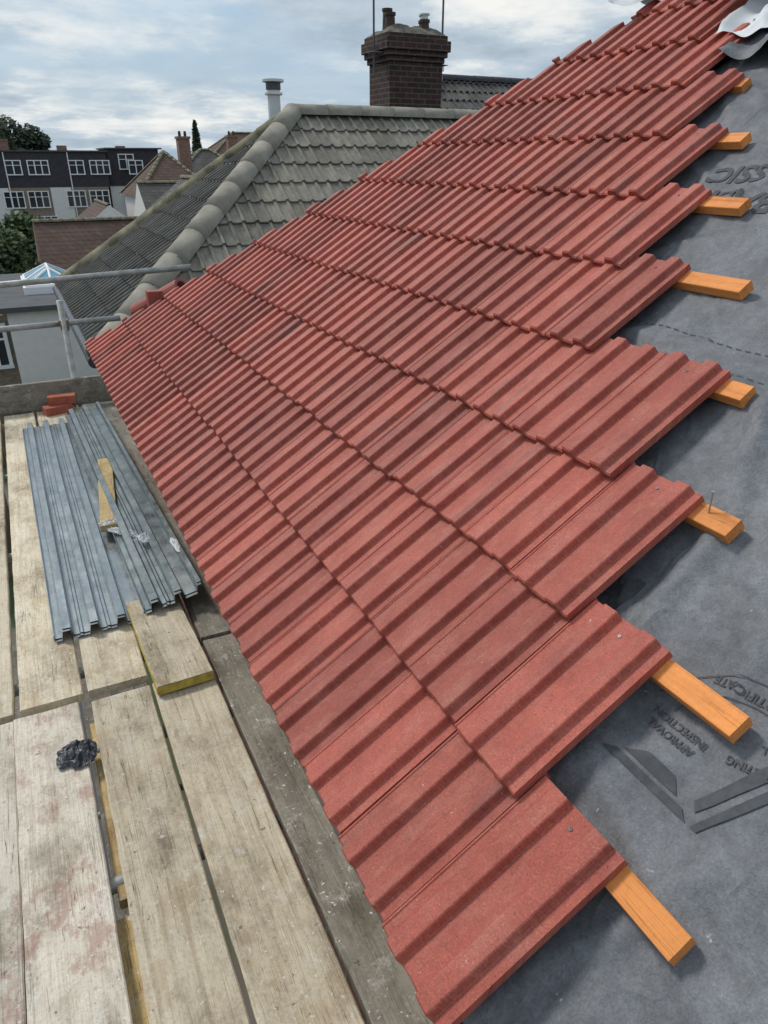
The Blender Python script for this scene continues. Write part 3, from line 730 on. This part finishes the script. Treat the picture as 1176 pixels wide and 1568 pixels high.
# trees
def tree(name,x,y,h,r,mat='leaf',n=3000,seed=1,leaf=.16,cone=False,zb=-7.6):
    rd=random.Random(seed); V=[];F=[];T=[]
    lobes=[]
    for i in range(16):
        a=rd.uniform(0,6.28); q=rd.uniform(0,.75)*r; z=rd.uniform(.38,.88)*h
        lobes.append((Vector((q*math.cos(a)*(1-.3*z/h),q*math.sin(a)*(1-.3*z/h),z)),rd.uniform(.25,.48)*r,rd.random()))
    for i in range(n):
        if cone:
            z=rd.uniform(.05,1)*h; q=r*(1-z/h)**.7*math.sqrt(rd.uniform(.4,1)); a=rd.uniform(0,6.28)
            p=Vector((q*math.cos(a),q*math.sin(a),z)); tone=rd.random()*.8
        else:
            c,lr,tn=rd.choice(lobes); d=Vector((rd.gauss(0,1),rd.gauss(0,1),rd.gauss(0,1))).normalized()*lr*rd.uniform(.6,1.08)
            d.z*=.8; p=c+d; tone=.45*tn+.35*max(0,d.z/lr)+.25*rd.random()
        u=Vector((rd.gauss(0,1),rd.gauss(0,1),rd.gauss(0,.6))).normalized(); w=u.orthogonal().normalized(); s=leaf*rd.uniform(.6,1.4)
        bs=len(V); V+= [tuple(p+u*s),tuple(p+w*s*.6),tuple(p-u*s),tuple(p-w*s*.6)]; F.append((bs,bs+1,bs+2,bs+3)); T.append(tone)
    e=empty(name,(x,y,zb)); me=bpy.data.meshes.new('crown'); me.from_pydata(V,[],F)
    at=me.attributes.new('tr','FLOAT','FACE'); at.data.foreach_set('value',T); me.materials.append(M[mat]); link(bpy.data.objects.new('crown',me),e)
    b=MB(); b.tube((0,0,0),(0,0,h*.55),.05*r+.08,'bark',.04*r+.02,10)
    if not cone:
        for c,lr,tn in lobes[:9]: b.tube((0,0,h*rd.uniform(.3,.5)),tuple(c),.03*r+.02,'bark',.01,6)
    b.obj('trunk',e,True)
tree('garden_tree',-.9,38.5,4.9,2.3,n=7000,seed=3,leaf=.13)
tree('garden_tree',-4.5,33,5,2.2,n=4000,seed=4,leaf=.14)
tree('garden_tree',1.0,60,4.6,2.4,n=4000,seed=14,leaf=.2)
tree('broadleaf_tree',1.5,128,13.6,5.5,'leafd',5000,5,.38); tree('broadleaf_tree',6.5,132,12.6,4.6,'leafd',4500,6,.38)
tree('broadleaf_tree',-8,125,13,6,'leafd',4000,15,.4)
tree('conifer_tree',35.0,150,14.2,1.9,'leafd',2500,7,.3,True)
tree('broadleaf_tree',34,110,11.4,3.4,'leafd',3000,8,.35); tree('broadleaf_tree',44,125,11.9,4,'leafd',3000,9,.35)
tree('broadleaf_tree',50,125,11.4,4,'leafd',3000,19,.35)
tree('distant_treeline',-30,150,11,14,'leafd',4000,10,.7)
# ground
b=MB(); b.poly([(-2500,-2500,-7.6),(2500,-2500,-7.6),(2500,2500,-7.6),(-2500,2500,-7.6)],'ground'); b.obj('ground')
b=MB(); b.box(-3,.6,-3,12,-7.59,-7.55,'felt'); b.obj('patio')
# ------------------------------------------------------------------ world / light
w=bpy.data.worlds.new('World'); sc.world=w; w.use_nodes=True; t=w.node_tree; bg=t.nodes['Background']
sky=nd(t,'ShaderNodeTexSky',sky_type='NISHITA',sun_disc=False,sun_elevation=R(50),sun_rotation=R(-30),altitude=50,air_density=1.3,dust_density=2.5)
d=nd(t,'ShaderNodeTexCoord').outputs['Generated']; s=nd(t,'ShaderNodeSeparateXYZ',{0:d})
den=mth(t,'ADD',mth(t,'MAXIMUM',s.outputs[2],0.0),.16)
pv=nd(t,'ShaderNodeCombineXYZ',{0:mth(t,'DIVIDE',s.outputs[0],den),1:mth(t,'DIVIDE',s.outputs[1],den),2:3.3}).outputs[0]
n1=nd(t,'ShaderNodeTexNoise',{'Vector':pv,'Scale':.95,'Detail':9,'Roughness':.58,'Distortion':.2}).outputs[0]
n2=nd(t,'ShaderNodeTexNoise',{'Vector':nd(t,'ShaderNodeVectorMath',{0:pv,1:(5.2,1.3,0)},operation='ADD').outputs[0],'Scale':1.5,'Detail':9,'Roughness':.6}).outputs[0]
cl=ramp(t,n2,[(.36,(3.7,4.5,5.3)),(.48,(5.0,5.8,6.5)),(.56,(7.4,7.7,7.7)),(.64,(8.8,8.7,8.4))])
cf=ramp(t,n1,[(.40,(.15,.15,.15)),(.56,(.95,.95,.95))])
skyc=mix(t,.3,(3.6,5.3,7.2),sky.outputs[0])
col=mix(t,cf,skyc,cl)
t.links.new(col,bg.inputs[0]); bg.inputs[1].default_value=.108
L=bpy.data.lights.new('sun','SUN'); L.energy=2.1; L.angle=R(12); L.color=(1,.95,.88)
lo=bpy.data.objects.new('sun',L); link(lo)
az=R(-30); el=R(50); dv=Vector((math.sin(az)*math.cos(el),math.cos(az)*math.cos(el),math.sin(el)))
lo.rotation_euler=dv.to_track_quat('Z','Y').to_euler()
# ------------------------------------------------------------------ camera
cam=bpy.data.cameras.new('camera'); co_=bpy.data.objects.new('camera',cam); link(co_)
cam.sensor_fit='VERTICAL'; cam.sensor_height=36; cam.lens=36*1100/1568; cam.clip_start=.05; cam.clip_end=6000
co_.rotation_euler=(R(90-26.06),0,R(-26.2)); co_.location=(0,0,0)
sc.camera=co_
bpy.context.view_layer.update()
for o in list(sc.objects):
    if o.parent is None: o.location.z+=7.6
